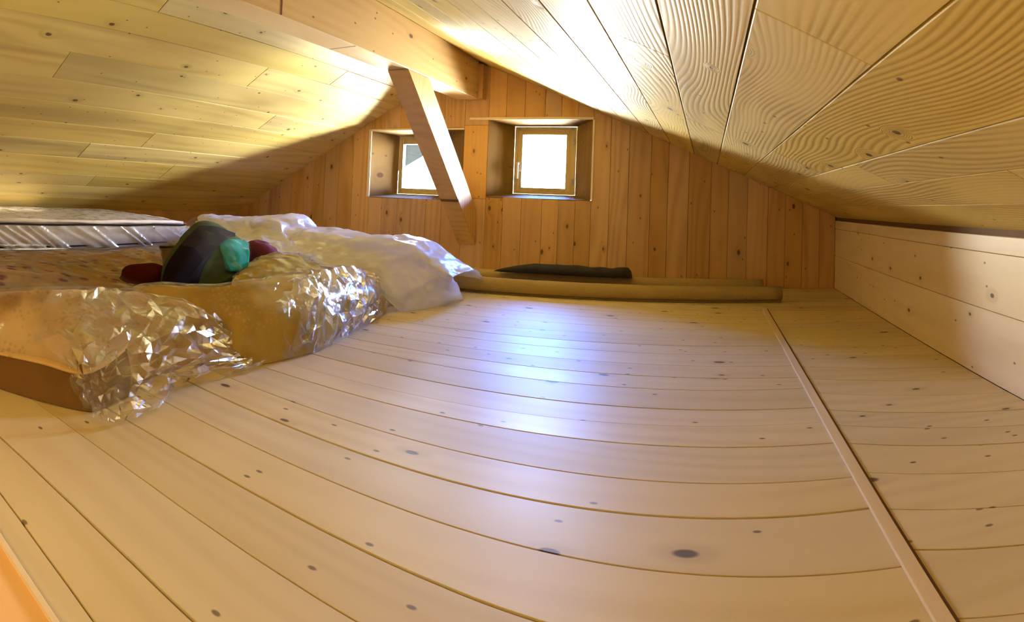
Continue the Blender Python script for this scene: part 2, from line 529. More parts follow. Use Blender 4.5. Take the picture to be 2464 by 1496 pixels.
# ---- roof slabs with their lining boards
def slab(x0, x1, y0, y1, lift0, lift1):
    v = []
    for lift in (lift0, lift1):
        for (x, y) in ((x0, y0), (x1, y0), (x1, y1), (x0, y1)):
            z = RZ - SR * (x - RX) if x1 > RX + 0.01 else RZ + SL * (x - RX)
            v.append((x, y, z + lift))
    return mesh('slab', v, [[0, 1, 2, 3], [4, 7, 6, 5], [0, 4, 5, 1], [1, 5, 6, 2], [2, 6, 7, 3], [3, 7, 4, 0]])
ceil_r = structure('ceiling', slab(RX, XR + 0.5, YB, YO, 0.024, 0.14), M['dark_wood'],
                   'right slope of the ceiling, brushed pine boards with strong grain')
ceil_l = structure('ceiling', slab(XL - 0.6, RX, YB, YO, 0.024, 0.14), M['dark_wood'],
                   'left slope of the ceiling, smooth knotty pine boards')
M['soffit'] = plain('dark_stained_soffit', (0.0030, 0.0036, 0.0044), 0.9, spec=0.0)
def lay_roof(side, seams, mat, parent, joints):
    for k in range(len(seams) - 1):
        a0, a1 = sorted((seams[k], seams[k + 1]))
        ys = [YB] + joints.get(k, []) + [YG + 0.02, YO]
        for y0, y1 in zip(ys[:-1], ys[1:]):
            g = 0.0018
            poly = [(a0 + g, y0 + g), (a1 - g, y0 + g), (a1 - g, y1 - g), (a0 + g, y1 - g)]
            h = random.uniform(0, 0.0012)
            def fr(a, b, d, h=h):
                z = RZ - SR * (a - RX) if side > 0 else RZ + SL * (a - RX)
                return (a, b, z + d + h)
            v, f = prism(poly, fr, 0.024, 0.0010)
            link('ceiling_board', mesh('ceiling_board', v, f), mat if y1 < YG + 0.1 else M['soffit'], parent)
sr_ = [RX, -1.47, -1.31, -1.15, -0.99, -0.835, -0.68, -0.53, -0.385, -0.24, -0.091, 0.055, 0.22, 0.397, 0.52, 0.66, XR + 0.02, 1.0, 1.3]
lay_roof(1, sr_, M['roof_right'], ceil_r, {11: [0.785, 2.9], 10: [2.2], 9: [1.3], 12: [2.05], 13: [1.6], 14: [0.95, 2.6], 8: [2.7], 6: [1.9], 5: [2.9]})
sl_ = [RX, -1.75, -1.90, -2.035, -2.17, -2.33, -2.50, -2.655, -2.81, -2.96, -3.11, -3.29, -3.42, -3.57, XL - 0.02, -4.0, -4.3]
lay_roof(-1, sl_, M['roof_left'], ceil_l, {1: [2.6], 2: [1.5], 4: [2.35], 5: [1.25], 6: [2.8], 8: [2.1], 9: [1.75], 10: [2.5], 3: [2.9], 11: [2.0]})

# ---- gable wall
WIN = [dict(x0=-2.370, x1=-1.630, z0=0.480, z1=0.965, bx0=-2.275, bx1=-1.875, bz0=0.510, bz1=0.950, gx0=-2.245, gx1=-1.935, gz0=0.555, gz1=0.890),
       dict(x0=-1.450, x1=-0.740, z0=0.515, z1=1.030, bx0=-1.345, bx1=-0.900, bz0=0.545, bz1=1.015, gx0=-1.290, gx1=-0.975, gz0=0.590, gz1=0.960)]
DEP = 0.25
def gable_backing():
    # wall slab with two openings, built of rectangular blocks around them
    bm = bmesh.new()
    def blk(pts, y0, y1):
        vs0 = [bm.verts.new((x, y0, z)) for x, z in pts]
        vs1 = [bm.verts.new((x, y1, z)) for x, z in pts]
        bm.faces.new(vs0)
        bm.faces.new(vs1[::-1])
        n = len(pts)
        for i in range(n):
            j = (i + 1) % n
            bm.faces.new((vs0[i], vs1[i], vs1[j], vs0[j]))
    y0, y1 = YG + 0.02, YG + DEP + 0.06
    cols = [XL - 0.1, WIN[0]['x0'], WIN[0]['x1'], WIN[1]['x0'], WIN[1]['x1'], XR + 0.1]
    e = 0.09
    for i in range(5):
        a, b = cols[i], cols[i + 1]
        top = [(b, roof_z(b) + e), (a, roof_z(a) + e)]
        if a < RX < b:
            top = [(b, roof_z(b) + e), (RX, RZ + e), (a, roof_z(a) + e)]
        if i in (1, 3):
            w = WIN[0 if i == 1 else 1]
            blk([(a, -0.1), (b, -0.1), (b, w['z0'] - 0.02), (a, w['z0'] - 0.02)], y0, y1)
            blk([(a, w['z1'] + 0.02), (b, w['z1'] + 0.02)] + top, y0, y1)
        else:
            blk([(a, -0.1), (b, -0.1)] + top, y0, y1)
    bmesh.ops.recalc_face_normals(bm, faces=bm.faces)
    me = bpy.data.meshes.new('gable')
    bm.to_mesh(me)
    bm.free()
    return me
wall_front = structure('wall_front', gable_backing(), M['dark_wood'], 'gable end wall of vertical pine boards with two small deep windows')
edges = [XL, -3.60, -3.47, -3.36, -3.24, -3.12, -2.99, -2.90, -2.79, -2.66, -2.53, -2.375, -2.26, -2.13, -2.02, -1.90, -1.78, -1.627,
         -1.453, -1.33, -1.20, -1.06, -0.95, -0.84, -0.737, -0.62, -0.50, -0.36, -0.25, -0.12, 0.02, 0.13, 0.25, 0.38, 0.49, 0.60, 0.71, XR]
def gable_piece(a, b, zlo, zhi_fn):
    g = 0.0009
    a2, b2 = a + g, b - g
    top = [(b2, zhi_fn(b2)), (a2, zhi_fn(a2))]
    if zhi_fn is roof_z and a2 < RX < b2:
        top = [(b2, roof_z(b2)), (RX, RZ), (a2, roof_z(a2))]
    poly = [(a2, zlo), (b2, zlo)] + top
    h = random.uniform(0, 0.001)
    v, f = prism(poly, lambda p, q, d: (p, YG + h + d, q), 0.02, 0.0008)
    link('wall_board', mesh('wall_board', v, f), M['gable'], wall_front)
for a, b in zip(edges[:-1], edges[1:]):
    m_ = (a + b) / 2
    w = next((w for w in WIN if w['x0'] - 0.01 < m_ < w['x1'] + 0.01), None)
    if w:
        gable_piece(a, b, 0, lambda x, w=w: w['z0'] - 0.001)
        gable_piece(a, b, w['z1'] + 0.001, roof_z)
    elif WIN[0]['x1'] < m_ < WIN[1]['x0']:
        gable_piece(a, b, 0, lambda x: 0.497)
        gable_piece(a, b, 0.499, lambda x: 0.993)
        gable_piece(a, b, 0.995, roof_z)
    else:
        gable_piece(a, b, 0, roof_z)

# ---- windows in splayed reveals
def quad_panel(name, p, thick, mat, parent, label=None):
    """p: four corners of the visible face; thickness is added away from the opening's centre."""
    n = (Vector(p[1]) - Vector(p[0])).cross(Vector(p[3]) - Vector(p[0])).normalized()
    c = sum((Vector(q) for q in p), Vector()) / 4
    ctr = Vector(parent['centre'])
    if (c - ctr).dot(n) < 0:
        n = -n
    v = [Vector(q) for q in p] + [Vector(q) + n * thick for q in p]
    me = mesh(name, v, [[0, 1, 2, 3], [4, 7, 6, 5], [0, 4, 5, 1], [1, 5, 6, 2], [2, 6, 7, 3], [3, 7, 4, 0]])
    return link(name, me, mat, parent, None, label)
for wi, w in enumerate(WIN):
    yb = YG + DEP
    e = bpy.data.objects.new('window_%d' % (wi + 1), None)
    COL.objects.link(e)
    e['kind'] = 'structure'
    e['label'] = ('small deep window partly hidden by the diagonal brace, roof verge seen through it',
                  'small deep window right of the brace with a white handle')[wi]
    e['centre'] = ((w['x0'] + w['x1']) / 2, YG + DEP / 2, (w['z0'] + w['z1']) / 2)
    x0, x1, z0, z1 = w['x0'], w['x1'], w['z0'], w['z1']
    a0, a1, c0, c1 = w['bx0'], w['bx1'], w['bz0'], w['bz1']
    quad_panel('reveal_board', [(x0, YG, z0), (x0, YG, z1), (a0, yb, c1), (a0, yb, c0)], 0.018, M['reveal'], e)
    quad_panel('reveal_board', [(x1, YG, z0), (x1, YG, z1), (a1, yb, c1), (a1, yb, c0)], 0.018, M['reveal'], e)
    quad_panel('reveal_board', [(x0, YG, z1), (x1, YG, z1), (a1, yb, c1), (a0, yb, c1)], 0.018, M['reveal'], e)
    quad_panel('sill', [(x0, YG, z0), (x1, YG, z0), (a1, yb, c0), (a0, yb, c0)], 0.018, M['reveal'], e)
    if wi == 0:
        link('casing_strip', box(x0 - 0.022, x0, YG - 0.006, YG + 0.001, z0, z1 + 0.01), M['batten'], e)
        link('casing_strip', box(x0, x1, YG - 0.004, YG + 0.002, z1, z1 + 0.012), M['batten'], e)
    else:
        link('casing_strip', box(x0 - 0.14, x1 + 0.004, YG - 0.008, YG + 0.002, z1, z1 + 0.016), M['batten'], e)
        link('casing_strip', box(x1, x1 + 0.012, YG - 0.006, YG + 0.001, z0, z1), M['batten'], e)
    # frame members and sash members, each built
    g0, g1, h0, h1 = w['gx0'], w['gx1'], w['gz0'], w['gz1']
    yf = yb
    fr = bpy.data.objects.new('window_frame', None)
    COL.objects.link(fr)
    fr.parent = e
    fw = 0.022
    for (p, q, r, s) in ((a0, a0 + fw, c0, c1), (a1 - fw, a1, c0, c1), (a0 + fw, a1 - fw, c0, c0 + 0.018), (a0 + fw, a1 - fw, c1 - fw, c1)):
        link('frame_rail', box(p, q, yf, yf + 0.06, r, s, 0.002), M['sash'], fr)
    sa = bpy.data.objects.new('sash', None)
    COL.objects.link(sa)
    sa.parent = e
    p0, p1, r0, r1 = a0 + fw - 0.002, a1 - fw + 0.002, c0 + 0.016, c1 - fw + 0.002
    for (p, q, r, s) in ((p0, g0, r0, r1), (g1, p1, r0, r1), (g0, g1, r0, h0), (g0, g1, h1, r1)):
        link('sash_rail', box(p, q, yf + 0.008, yf + 0.05, r, s, 0.003), M['sash'], sa)
    link('glass', box(g0 - 0.004, g1 + 0.004, yf + 0.026, yf + 0.030, h0 - 0.004, h1 + 0.004), M['glass'], e)
    if wi == 1:
        hx = (g0 + p0) / 2 - 0.002
        hz = 0.735
        me = box(hx - 0.012, hx + 0.012, yf - 0.002, yf + 0.008, hz - 0.035, hz + 0.035, 0.003)
        hd = link('handle_plate', me, M['handle'], e, None, 'white window handle')
        bm = bmesh.new()
        def rod(p, q, r):
            p, q = Vector(p), Vector(q)
            mt = Matrix.Translation((p + q) / 2) @ (q - p).to_track_quat('Z', 'Y').to_matrix().to_4x4()
            bmesh.ops.create_cone(bm, cap_ends=True, segments=12, radius1=r, radius2=r, depth=(q - p).length, matrix=mt)
        rod((hx, yf, hz + 0.02), (hx, yf - 0.035, hz + 0.02), 0.007)
        rod((hx, yf - 0.033, hz + 0.028), (hx + 0.002, yf - 0.038, hz - 0.085), 0.0075)
        me = bpy.data.meshes.new('lever')
        bm.to_mesh(me)
        bm.free()
        link('handle_lever', me, M['handle'], hd)
        for zz in (c0 + 0.09, c1 - 0.10):
            link('hinge', box(p1 - 0.006, p1 + 0.006, yf - 0.010, yf + 0.004, zz - 0.022, zz + 0.022, 0.002), M['hinge'], e)

# ---- knee walls and the wall behind the camera
wall_right = structure('wall_right', box(XR + 0.018, XR + 0.10, YB, YG + 0.02, -0.1, 0.50), M['dark_wood'], 'low side wall of wide pale pine boards on the right')
for z0, z1 in ((0.0, 0.2035), (0.2055, 0.3745), (0.3760, 0.4260)):
    def fr(a, b, d, h=random.uniform(0, 0.001)):
        return (XR + d + h, a, b)
    v, f = prism([(YB, z0), (YG, z0), (YG, z1), (YB, z1)], fr, 0.018, 0.0015)
    link('wall_board', mesh('wall_board', v, f), M['knee'], wall_right)
wall_left = structure('wall_left', box(XL - 0.10, XL - 0.018, YB, YG + 0.02, -0.1, 0.40), M['dark_wood'], 'low side wall behind the wrapped mattress')
for z0, z1 in ((0.0, 0.145), (0.147, 0.2865)):
    v, f = prism([(YB, z0), (YG, z0), (YG, z1), (YB, z1)], lambda a, b, d: (XL - d, a, b), 0.018, 0.0015)
    link('wall_board', mesh('wall_board', v, f), M['gable'], wall_left)
bv = [(XL - 0.1, -0.1), (XR + 0.1, -0.1), (XR + 0.1, roof_z(XR + 0.1) + 0.08), (RX, RZ + 0.1), (XL - 0.1, roof_z(XL - 0.1) + 0.08)]
v = [(x, YB - 0.08, z) for x, z in bv] + [(x, YB, z) for x, z in bv]
structure('wall_back', mesh('wall_back', v, [list(range(5)), list(range(5, 10))[::-1]] + [[i, (i + 1) % 5, 5 + (i + 1) % 5, 5 + i] for i in range(5)]),
          M['gable'], 'far end wall of the attic behind the viewpoint')

M['hatch'] = plain('orange_planed_board', (0.90, 0.56, 0.24), 0.5, 6, 0.1)
# ---- trim board at the stair hatch, lower left corner
t1 = structure('trim_1', box(-1.7, -0.2, 0.205, 0.322, -0.001, 0.004, 0.001), M['hatch'], 'pale planed board edging the stair hatch')
link('edge_strip', box(-1.7, -0.2, 0.322, 0.331, -0.001, 0.008, 0.001), M['batten'], t1)

# ------------------------------------------------------------------ timber
bx0, bx1, bzb = -1.662, -1.512, 1.160
beam = thing('ridge_beam', 'thick pale ridge beam under the peak of the roof, running toward the windows', 'beam', loc=(-1.587, 1.0, bzb))
me = mesh('beam', [(x, y, z) for y in (YB, 3.655) for x, z in ((bx0, bzb + 0.004), (bx0 + 0.004, bzb), (bx1 - 0.004, bzb), (bx1, bzb + 0.004), (bx1, roof_z(bx1) - 0.001), (RX, RZ - 0.001), (bx0, roof_z(bx0) - 0.001))],
          [list(range(7)), list(range(7, 14))[::-1]] + [[i, (i + 1) % 7, 7 + (i + 1) % 7, 7 + i] for i in range(7)])
o = link('beam_timber', me, M['beam'], None)
o.parent = beam
o.matrix_parent_inverse = Matrix.Translation(-Vector(beam.location))
o = link('bearing_block', box(-1.60, -1.478, 3.657, YG - 0.001, 1.165, roof_z(-1.478) - 0.004, 0.002), M['gable'], None)
o.parent = beam
o.matrix_parent_inverse = Matrix.Translation(-Vector(beam.location))
o = link('beam_joint', box(bx1 - 0.004, bx1 + 0.0012, 1.690, 1.698, bzb + 0.006, roof_z(bx1) - 0.004), M['dark_wood'], None)
o.parent = beam
o.matrix_parent_inverse = Matrix.Translation(-Vector(beam.location))
m_br = mesh('brace', [(x, y, z) for x in (-1.640, -1.514) for y, z in ((2.70, 1.159), (2.95, 1.159), (3.726, 0.42), (3.726, 0.185))],
            [[0, 1, 2, 3], [7, 6, 5, 4], [0, 4, 5, 1], [1, 5, 6, 2], [2, 6, 7, 3], [3, 7, 4, 0]])
bmb = bmesh.new()
bmb.from_mesh(m_br)
bmesh.ops.bevel(bmb, geom=list(bmb.edges), offset=0.003, segments=2, affect='EDGES')
bmb.to_mesh(m_br)
bmb.free()
brace = link('diagonal_brace', m_br, M['brace'])
brace['label'] = 'slanting squared timber brace from ridge beam down to gable wall, crossing the left window'
brace['category'] = 'brace'

batten = link('floor_batten', box(0.281, 0.304, 0.15, 2.96, 0.0, 0.007, 0.0015), M['batten'])
batten['label'] = 'long thin pale wooden strip running along the floor on the right'
batten['category'] = 'batten'
bd = link('batten_shadow', box(0.3045, 0.3105, 0.15, 2.96, 0.0, 0.0035), M['dark_wood'], batten)  # dark strip standing in for the batten's shadow
bd.name = 'shadow_edge'

# ------------------------------------------------------------------ rolls on the floor by the gable
def roll(name, label, p, q, r, turns, mat, squash=1.0, cat='roll', group=None, flap=0.0):
    """A rolled sheet: spiral section swept along p-q, slightly irregular."""
    p, q = Vector(p), Vector(q)
    d = (q - p).normalized()
    side = Vector((d.y, -d.x, 0)).normalized()
    n_s, n_l = 22 * turns, 26
    th = 0.006
    prof = []
    for i in range(n_s + 1):
        t = i / n_s
        ang = t * turns * 2 * math.pi
        rad = r * (0.35 + 0.65 * t) if turns > 1 else r
        prof.append((ang, rad))
    verts, faces = [], []
    for j in range(n_l + 1):
        s = j / n_l
        c = p.lerp(q, s)
        wob = 1 + 0.04 * noise.noise(Vector((s * 9, r * 50, 0)))
        for lay in (0, 1):
            for ang, rad in prof:
                rr = (rad - lay * th) * wob
                y = math.cos(ang - math.pi / 2) * rr
                z = math.sin(ang - math.pi / 2) * rr * squash
                verts.append(c + side * y + Vector((0, 0, r * squash + z)))
    m_ = n_s + 1
    st = 2 * m_
    for j in range(n_l):
        for i in range(n_s):
            for lay in (0, 1):
                a = j * st + lay * m_ + i
                faces.append([a, a + 1, a + 1 + st, a + st])
        for i in (0, n_s):
            a = j * st + i
            faces.append([a, a + m_, a + m_ + st, a + st])
    for j in (0, n_l):
        for i in range(n_s):
            a = j * st + i
            faces.append([a, a + 1, a + 1 + m_, a + m_])
    root = thing(name, label, cat, group, tuple(p.lerp(q, 0.5)))
    ob = link('rolled_sheet', mesh('rolled_sheet', verts, faces, True), mat)
    ob.parent = root
    ob.matrix_parent_inverse = Matrix.Translation(-Vector(root.location))
    return root
roll('rolled_underlay', 'front one of two long tan felt rolls lying in front of the gable wall', (-1.42, 2.945, 0.001), (0.405, 3.185, 0.001), 0.044, 3, M['felt'])
roll('rolled_underlay', 'rear tan felt roll behind the front roll, dark mat on top of it', (-1.45, 3.23, 0.001), (0.325, 3.40, 0.001), 0.050, 3, M['felt'], squash=0.98)

def soft_bar(name, label, cat, pts, half_w, height, mat):
    """Flattened folded cloth: an uneven lens section with pointed ends swept along pts."""
    root = thing(name, label, cat, None, pts[len(pts) // 2])
    n_l, n_s = 40, 20
    verts, faces = [], []
    P = [Vector(p) for p in pts]
    for j in range(n_l + 1):
        s = j / n_l
        f_ = s * (len(P) - 1)
        i = min(int(f_), len(P) - 2)
        c = P[i].lerp(P[i + 1], f_ - i)
        env = min(1.0, (s / 0.22) ** 0.7) * min(1.0, ((1 - s) / 0.05) ** 0.5)
        w = half_w * (0.25 + 0.75 * env)
        h = height * env * (1 + 0.25 * noise.noise(Vector((s * 7, 2, 1))))
        for k in range(n_s):
            a = 2 * math.pi * k / n_s
            x = math.copysign(abs(math.cos(a)) ** 0.8, math.cos(a)) * w
            z = math.copysign(abs(math.sin(a)) ** 0.7, math.sin(a)) * h / 2
            verts.append((c.x + x * 0.08, c.y + x, c.z + z + h / 2 + 0.002 * noise.noise(Vector((s * 30, a * 3, 0)))))
    for j in range(n_l):
        for k in range(n_s):
            a = j * n_s + k
            b = j * n_s + (k + 1) % n_s
            faces.append([a, b, b + n_s, a + n_s])
    faces.append(list(range(n_s))[::-1])
    faces.append(list(range(n_l * n_s, (n_l + 1) * n_s)))
    ob = link('folded_cloth', mesh('cloth', verts, faces, True), mat)
    ob.parent = root
    ob.matrix_parent_inverse = Matrix.Translation(-Vector(root.location))
    return root
mat_root = soft_bar('dark_mat', 'dark folded mat lying on top of the two tan felt rolls', 'mat',
         [(-1.17, 3.19, 0.094), (-0.85, 3.20, 0.098), (-0.6, 3.22, 0.098), (-0.40, 3.24, 0.098)], 0.078, 0.052, M['dark_mat'])

# ------------------------------------------------------------------ soft goods in plastic
NETS = {
 'f': [
  [(-2, 0.522, 0), (-1.435, 0.472, 0), (-1.293, 0.551, 0), (-1.184, 0.617, 0), (-1.101, 0.682, 0), (-1.099, 0.702, 0)],
  [(-2, 0.532, 0.07), (-1.479, 0.482, 0.07), (-1.349, 0.57, 0.07), (-1.251, 0.647, 0.07), (-1.169, 0.699, 0.066), (-1.121, 0.72, 0.008)],
  [(-2, 0.532, 0.14), (-1.492, 0.482, 0.14), (-1.364, 0.595, 0.135), (-1.289, 0.72, 0.13), (-1.251, 0.857, 0.1), (-1.204, 0.893, 0.02)],
  [(-2, 0.513, 0.19), (-1.439, 0.463, 0.19), (-1.365, 0.638, 0.185), (-1.351, 0.826, 0.175), (-1.289, 1.017, 0.13), (-1.245, 1.077, 0.02)],
  [(-2, 0.501, 0.215), (-1.405, 0.451, 0.215), (-1.368, 0.661, 0.21), (-1.401, 0.902, 0.195), (-1.344, 1.144, 0.15), (-1.23, 1.214, 0.02)],
  [(-2, 0.661, 0.13), (-1.505, 0.611, 0.13), (-1.468, 0.821, 0.13), (-1.501, 1.062, 0.13), (-1.444, 1.304, 0.13), (-1.33, 1.374, 0.13)],
  [(-2, 0.711, 0.01), (-1.555, 0.661, 0.01), (-1.518, 0.871, 0.01), (-1.551, 1.112, 0.01), (-1.494, 1.354, 0.01), (-1.38, 1.424, 0.01)],
 ],
 'e': [
  [(-1.648, 1.083, 0.01), (-1.348, 0.983, 0), (-1.251, 1.114, 0), (-1.145, 1.256, 0), (-1.126, 1.459, 0), (-1.187, 1.775, 0), (-1.271, 2.135, 0)],
  [(-1.674, 1.098, 0.01), (-1.374, 0.998, 0.05), (-1.26, 1.118, 0.06), (-1.155, 1.262, 0.065), (-1.138, 1.486, 0.065), (-1.21, 1.831, 0.055), (-1.285, 2.19, 0.025)],
  [(-1.677, 1.095, 0.01), (-1.377, 0.995, 0.13), (-1.266, 1.118, 0.135), (-1.182, 1.268, 0.14), (-1.177, 1.535, 0.14), (-1.262, 1.917, 0.13), (-1.312, 2.213, 0.075)],
  [(-1.709, 1.115, 0.01), (-1.409, 1.015, 0.17), (-1.298, 1.142, 0.185), (-1.251, 1.318, 0.19), (-1.267, 1.623, 0.19), (-1.35, 1.998, 0.175), (-1.359, 2.224, 0.12)],
  [(-1.768, 1.157, 0.01), (-1.468, 1.057, 0.175), (-1.339, 1.177, 0.195), (-1.284, 1.352, 0.2), (-1.374, 1.757, 0.195), (-1.456, 2.128, 0.175), (-1.477, 2.352, 0.13)],
  [(-1.868, 1.337, 0.01), (-1.568, 1.237, 0.1), (-1.439, 1.357, 0.1), (-1.384, 1.532, 0.1), (-1.474, 1.937, 0.1), (-1.556, 2.308, 0.1), (-1.577, 2.532, 0.1)],
  [(-1.918, 1.397, 0.01), (-1.618, 1.297, 0.01), (-1.489, 1.417, 0.01), (-1.434, 1.592, 0.01), (-1.524, 1.997, 0.01), (-1.606, 2.368, 0.01), (-1.627, 2.592, 0.01)],
 ],
 'ff': [
  [(-1.334, 0.703, 0.215), (-1.341, 0.792, 0.215), (-1.382, 0.899, 0.21), (-1.324, 0.996, 0.195), (-1.262, 1.081, 0.18), (-1.177, 1.092, 0.155)],
  [(-1.287, 0.627, 0.137), (-1.248, 0.72, 0.145), (-1.226, 0.838, 0.135), (-1.223, 0.965, 0.15), (-1.211, 1.086, 0.14), (-1.2, 1.185, 0.09)],
  [(-1.193, 0.66, 0.08), (-1.139, 0.689, 0.078), (-1.114, 0.727, 0.09), (-1.105, 0.817, 0.1), (-1.151, 0.994, 0.085), (-1.155, 1.171, 0.05)],
  [(-1.142, 0.677, 0.035), (-1.1, 0.677, 0.035), (-1.052, 0.685, 0.05), (-1.052, 0.771, 0.055), (-1.103, 0.93, 0.05), (-1.145, 1.221, 0.02)],
  [(-1.1, 0.681, 0.003), (-1.058, 0.676, 0.003), (-1.027, 0.693, 0.003), (-1.019, 0.746, 0.003), (-1.124, 0.947, 0.004), (-1.115, 1.258, 0.003)],
 ],
 'd': [
  [(-2.868, 3.02, 0.01), (-2.498, 3.02, 0.01), (-2.201, 3.02, 0.01), (-2.119, 3.02, 0.01), (-1.914, 3.02, 0.01), (-1.703, 3.02, 0.01), (-1.428, 3.02, 0.01), (-1.257, 3.02, 0.01), (-1.14, 3.02, 0.01)],
  [(-2.868, 2.83, 0.28), (-2.498, 2.83, 0.287), (-2.201, 2.83, 0.318), (-2.119, 2.83, 0.262), (-1.914, 2.83, 0.263), (-1.703, 2.83, 0.244), (-1.428, 2.83, 0.258), (-1.257, 2.83, 0.176), (-1.14, 2.83, 0.122)],
  [(-2.838, 2.5, 0.3), (-2.468, 2.5, 0.307), (-2.171, 2.5, 0.338), (-2.089, 2.5, 0.282), (-1.884, 2.5, 0.283), (-1.673, 2.5, 0.264), (-1.398, 2.5, 0.278), (-1.227, 2.5, 0.196), (-1.11, 2.5, 0.142)],
  [(-2.675, 2.4, 0.254), (-2.333, 2.4, 0.266), (-2.086, 2.4, 0.278), (-1.997, 2.4, 0.244), (-1.792, 2.4, 0.231), (-1.574, 2.4, 0.215), (-1.335, 2.4, 0.19), (-1.2, 2.45, 0.142), (-1.096, 2.5, 0.113)],
  [(-2.441, 2.28, 0.24), (-2.152, 2.28, 0.24), (-1.922, 2.28, 0.224), (-1.816, 2.25, 0.205), (-1.628, 2.25, 0.185), (-1.427, 2.25, 0.159), (-1.282, 2.3, 0.088), (-1.193, 2.4, 0.077), (-1.1, 2.55, 0.069)],
  [(-2.099, 2.12, 0.226), (-1.897, 2.1, 0.209), (-1.717, 2.1, 0.179), (-1.616, 2.08, 0.169), (-1.473, 2.1, 0.163), (-1.327, 2.14, 0.11), (-1.265, 2.252, 0.003), (-1.199, 2.359, 0.003), (-1.169, 2.739, 0.003)],
 ],
 'c': [
  [(-1.62, 1.263, 0.135), (-1.62, 1.385, 0.131), (-1.62, 1.526, 0.134), (-1.62, 1.683, 0.17)],
  [(-1.72, 1.349, 0.199), (-1.68, 1.421, 0.201), (-1.68, 1.576, 0.222), (-1.7, 1.781, 0.227)],
  [(-1.85, 1.505, 0.253), (-1.85, 1.593, 0.305), (-1.85, 1.732, 0.315), (-1.85, 1.902, 0.259)],
  [(-1.98, 1.658, 0.289), (-1.98, 1.745, 0.342), (-1.98, 1.833, 0.34), (-1.98, 1.969, 0.281)],
  [(-2.2, 1.844, 0.239), (-2.2, 1.942, 0.288), (-2.2, 2.039, 0.287), (-2.2, 2.19, 0.231)],
 ],
 'cb': [
  [(-1.6, 1.246, 0.14), (-1.6, 1.284, 0.137), (-1.6, 1.339, 0.137)],
  [(-1.69, 1.349, 0.203), (-1.655, 1.39, 0.206), (-1.65, 1.47, 0.206)],
  [(-1.8, 1.522, 0.281), (-1.79, 1.616, 0.29), (-1.79, 1.71, 0.271)],
  [(-1.87, 1.646, 0.322), (-1.86, 1.736, 0.316), (-1.87, 1.852, 0.288)],
 ],
 'ct': [
  [(-1.61, 1.585, 0.178), (-1.61, 1.627, 0.18), (-1.61, 1.672, 0.184)],
  [(-1.665, 1.606, 0.217), (-1.66, 1.657, 0.224), (-1.675, 1.75, 0.231)],
  [(-1.75, 1.657, 0.253), (-1.75, 1.727, 0.261), (-1.77, 1.841, 0.251)],
  [(-1.8, 1.731, 0.269), (-1.8, 1.78, 0.272), (-1.81, 1.856, 0.267)],
 ],
 'b': [
  [(-1.605, 0.543, 0.13), (-1.607, 0.672, 0.12), (-1.647, 0.855, 0.12), (-1.659, 1.061, 0.12), (-1.659, 1.195, 0.12), (-1.662, 1.315, 0.12)],
  [(-1.633, 0.55, 0.16), (-1.674, 0.697, 0.155), (-1.704, 0.882, 0.15), (-1.721, 1.099, 0.14), (-1.718, 1.237, 0.13), (-1.727, 1.371, 0.12)],
  [(-1.809, 0.606, 0.19), (-1.873, 0.776, 0.185), (-1.885, 0.973, 0.175), (-1.898, 1.208, 0.155), (-1.935, 1.388, 0.15), (-1.908, 1.505, 0.14)],
  [(-2.25, 0.751, 0.168), (-2.25, 0.929, 0.173), (-2.25, 1.157, 0.176), (-2.25, 1.428, 0.171), (-2.25, 1.61, 0.174), (-2.25, 1.751, 0.162)],
  [(-2.55, 0.85, 0.144), (-2.55, 1.052, 0.148), (-2.55, 1.311, 0.151), (-2.55, 1.617, 0.152), (-2.55, 1.823, 0.157), (-2.55, 1.965, 0.162)],
 ],
 'y2': [
  [(-1.45, 1.436, 0.146), (-1.42, 1.538, 0.153), (-1.4, 1.694, 0.172), (-1.4, 1.898, 0.171)],
  [(-1.5, 1.493, 0.174), (-1.48, 1.603, 0.194), (-1.46, 1.763, 0.197), (-1.46, 1.992, 0.176)],
  [(-1.6, 1.624, 0.177), (-1.58, 1.752, 0.215), (-1.56, 1.881, 0.217), (-1.55, 2.068, 0.178)],
  [(-1.7, 1.748, 0.172), (-1.7, 1.897, 0.209), (-1.7, 2.049, 0.208), (-1.7, 2.234, 0.165)],
  [(-1.85, 1.904, 0.115), (-1.85, 2.069, 0.123), (-1.85, 2.234, 0.122), (-1.85, 2.434, 0.097)],
 ],
}


def cr(p0, p1, p2, p3, t):
    return 0.5 * ((2 * p1) + (p2 - p0) * t + (2 * p0 - 5 * p1 + 4 * p2 - p3) * t * t + (3 * p1 - p0 - 3 * p2 + p3) * t ** 3)
def spline(pts, t):
    n = len(pts) - 1
    f_ = max(0.0, min(n - 1e-6, t * n))
    i = int(f_)
    g = lambda k: pts[max(0, min(n, k))]
    return cr(g(i - 1), g(i), g(i + 1), g(i + 2), f_ - i)
def surf(net, nu, nv):
    rows = [[Vector(p) for p in r] for r in net]
    cols = [[spline(r, i / nu) for i in range(nu + 1)] for r in rows]
    return [[spline([c[i] for c in cols], j / nv) for i in range(nu + 1)] for j in range(nv + 1)]
def ridged(p, f):
    return 1 - abs(noise.noise(p * f)) * 2.2
def crumple(p, amp, f):
    q = Vector((p.x, p.y * 0.8, p.z * 1.4)) + 0.05 * noise.noise_vector(p * 5)
    c1 = noise.voronoi(q * f, distance_metric='DISTANCE')[0]
    c2 = noise.voronoi(q * f * 2.3 + Vector((3, 1, 7)), distance_metric='DISTANCE')[0]
    return amp * ((c1[0] - 0.45) * 1.4 + (c2[0] - 0.45) * 0.6)
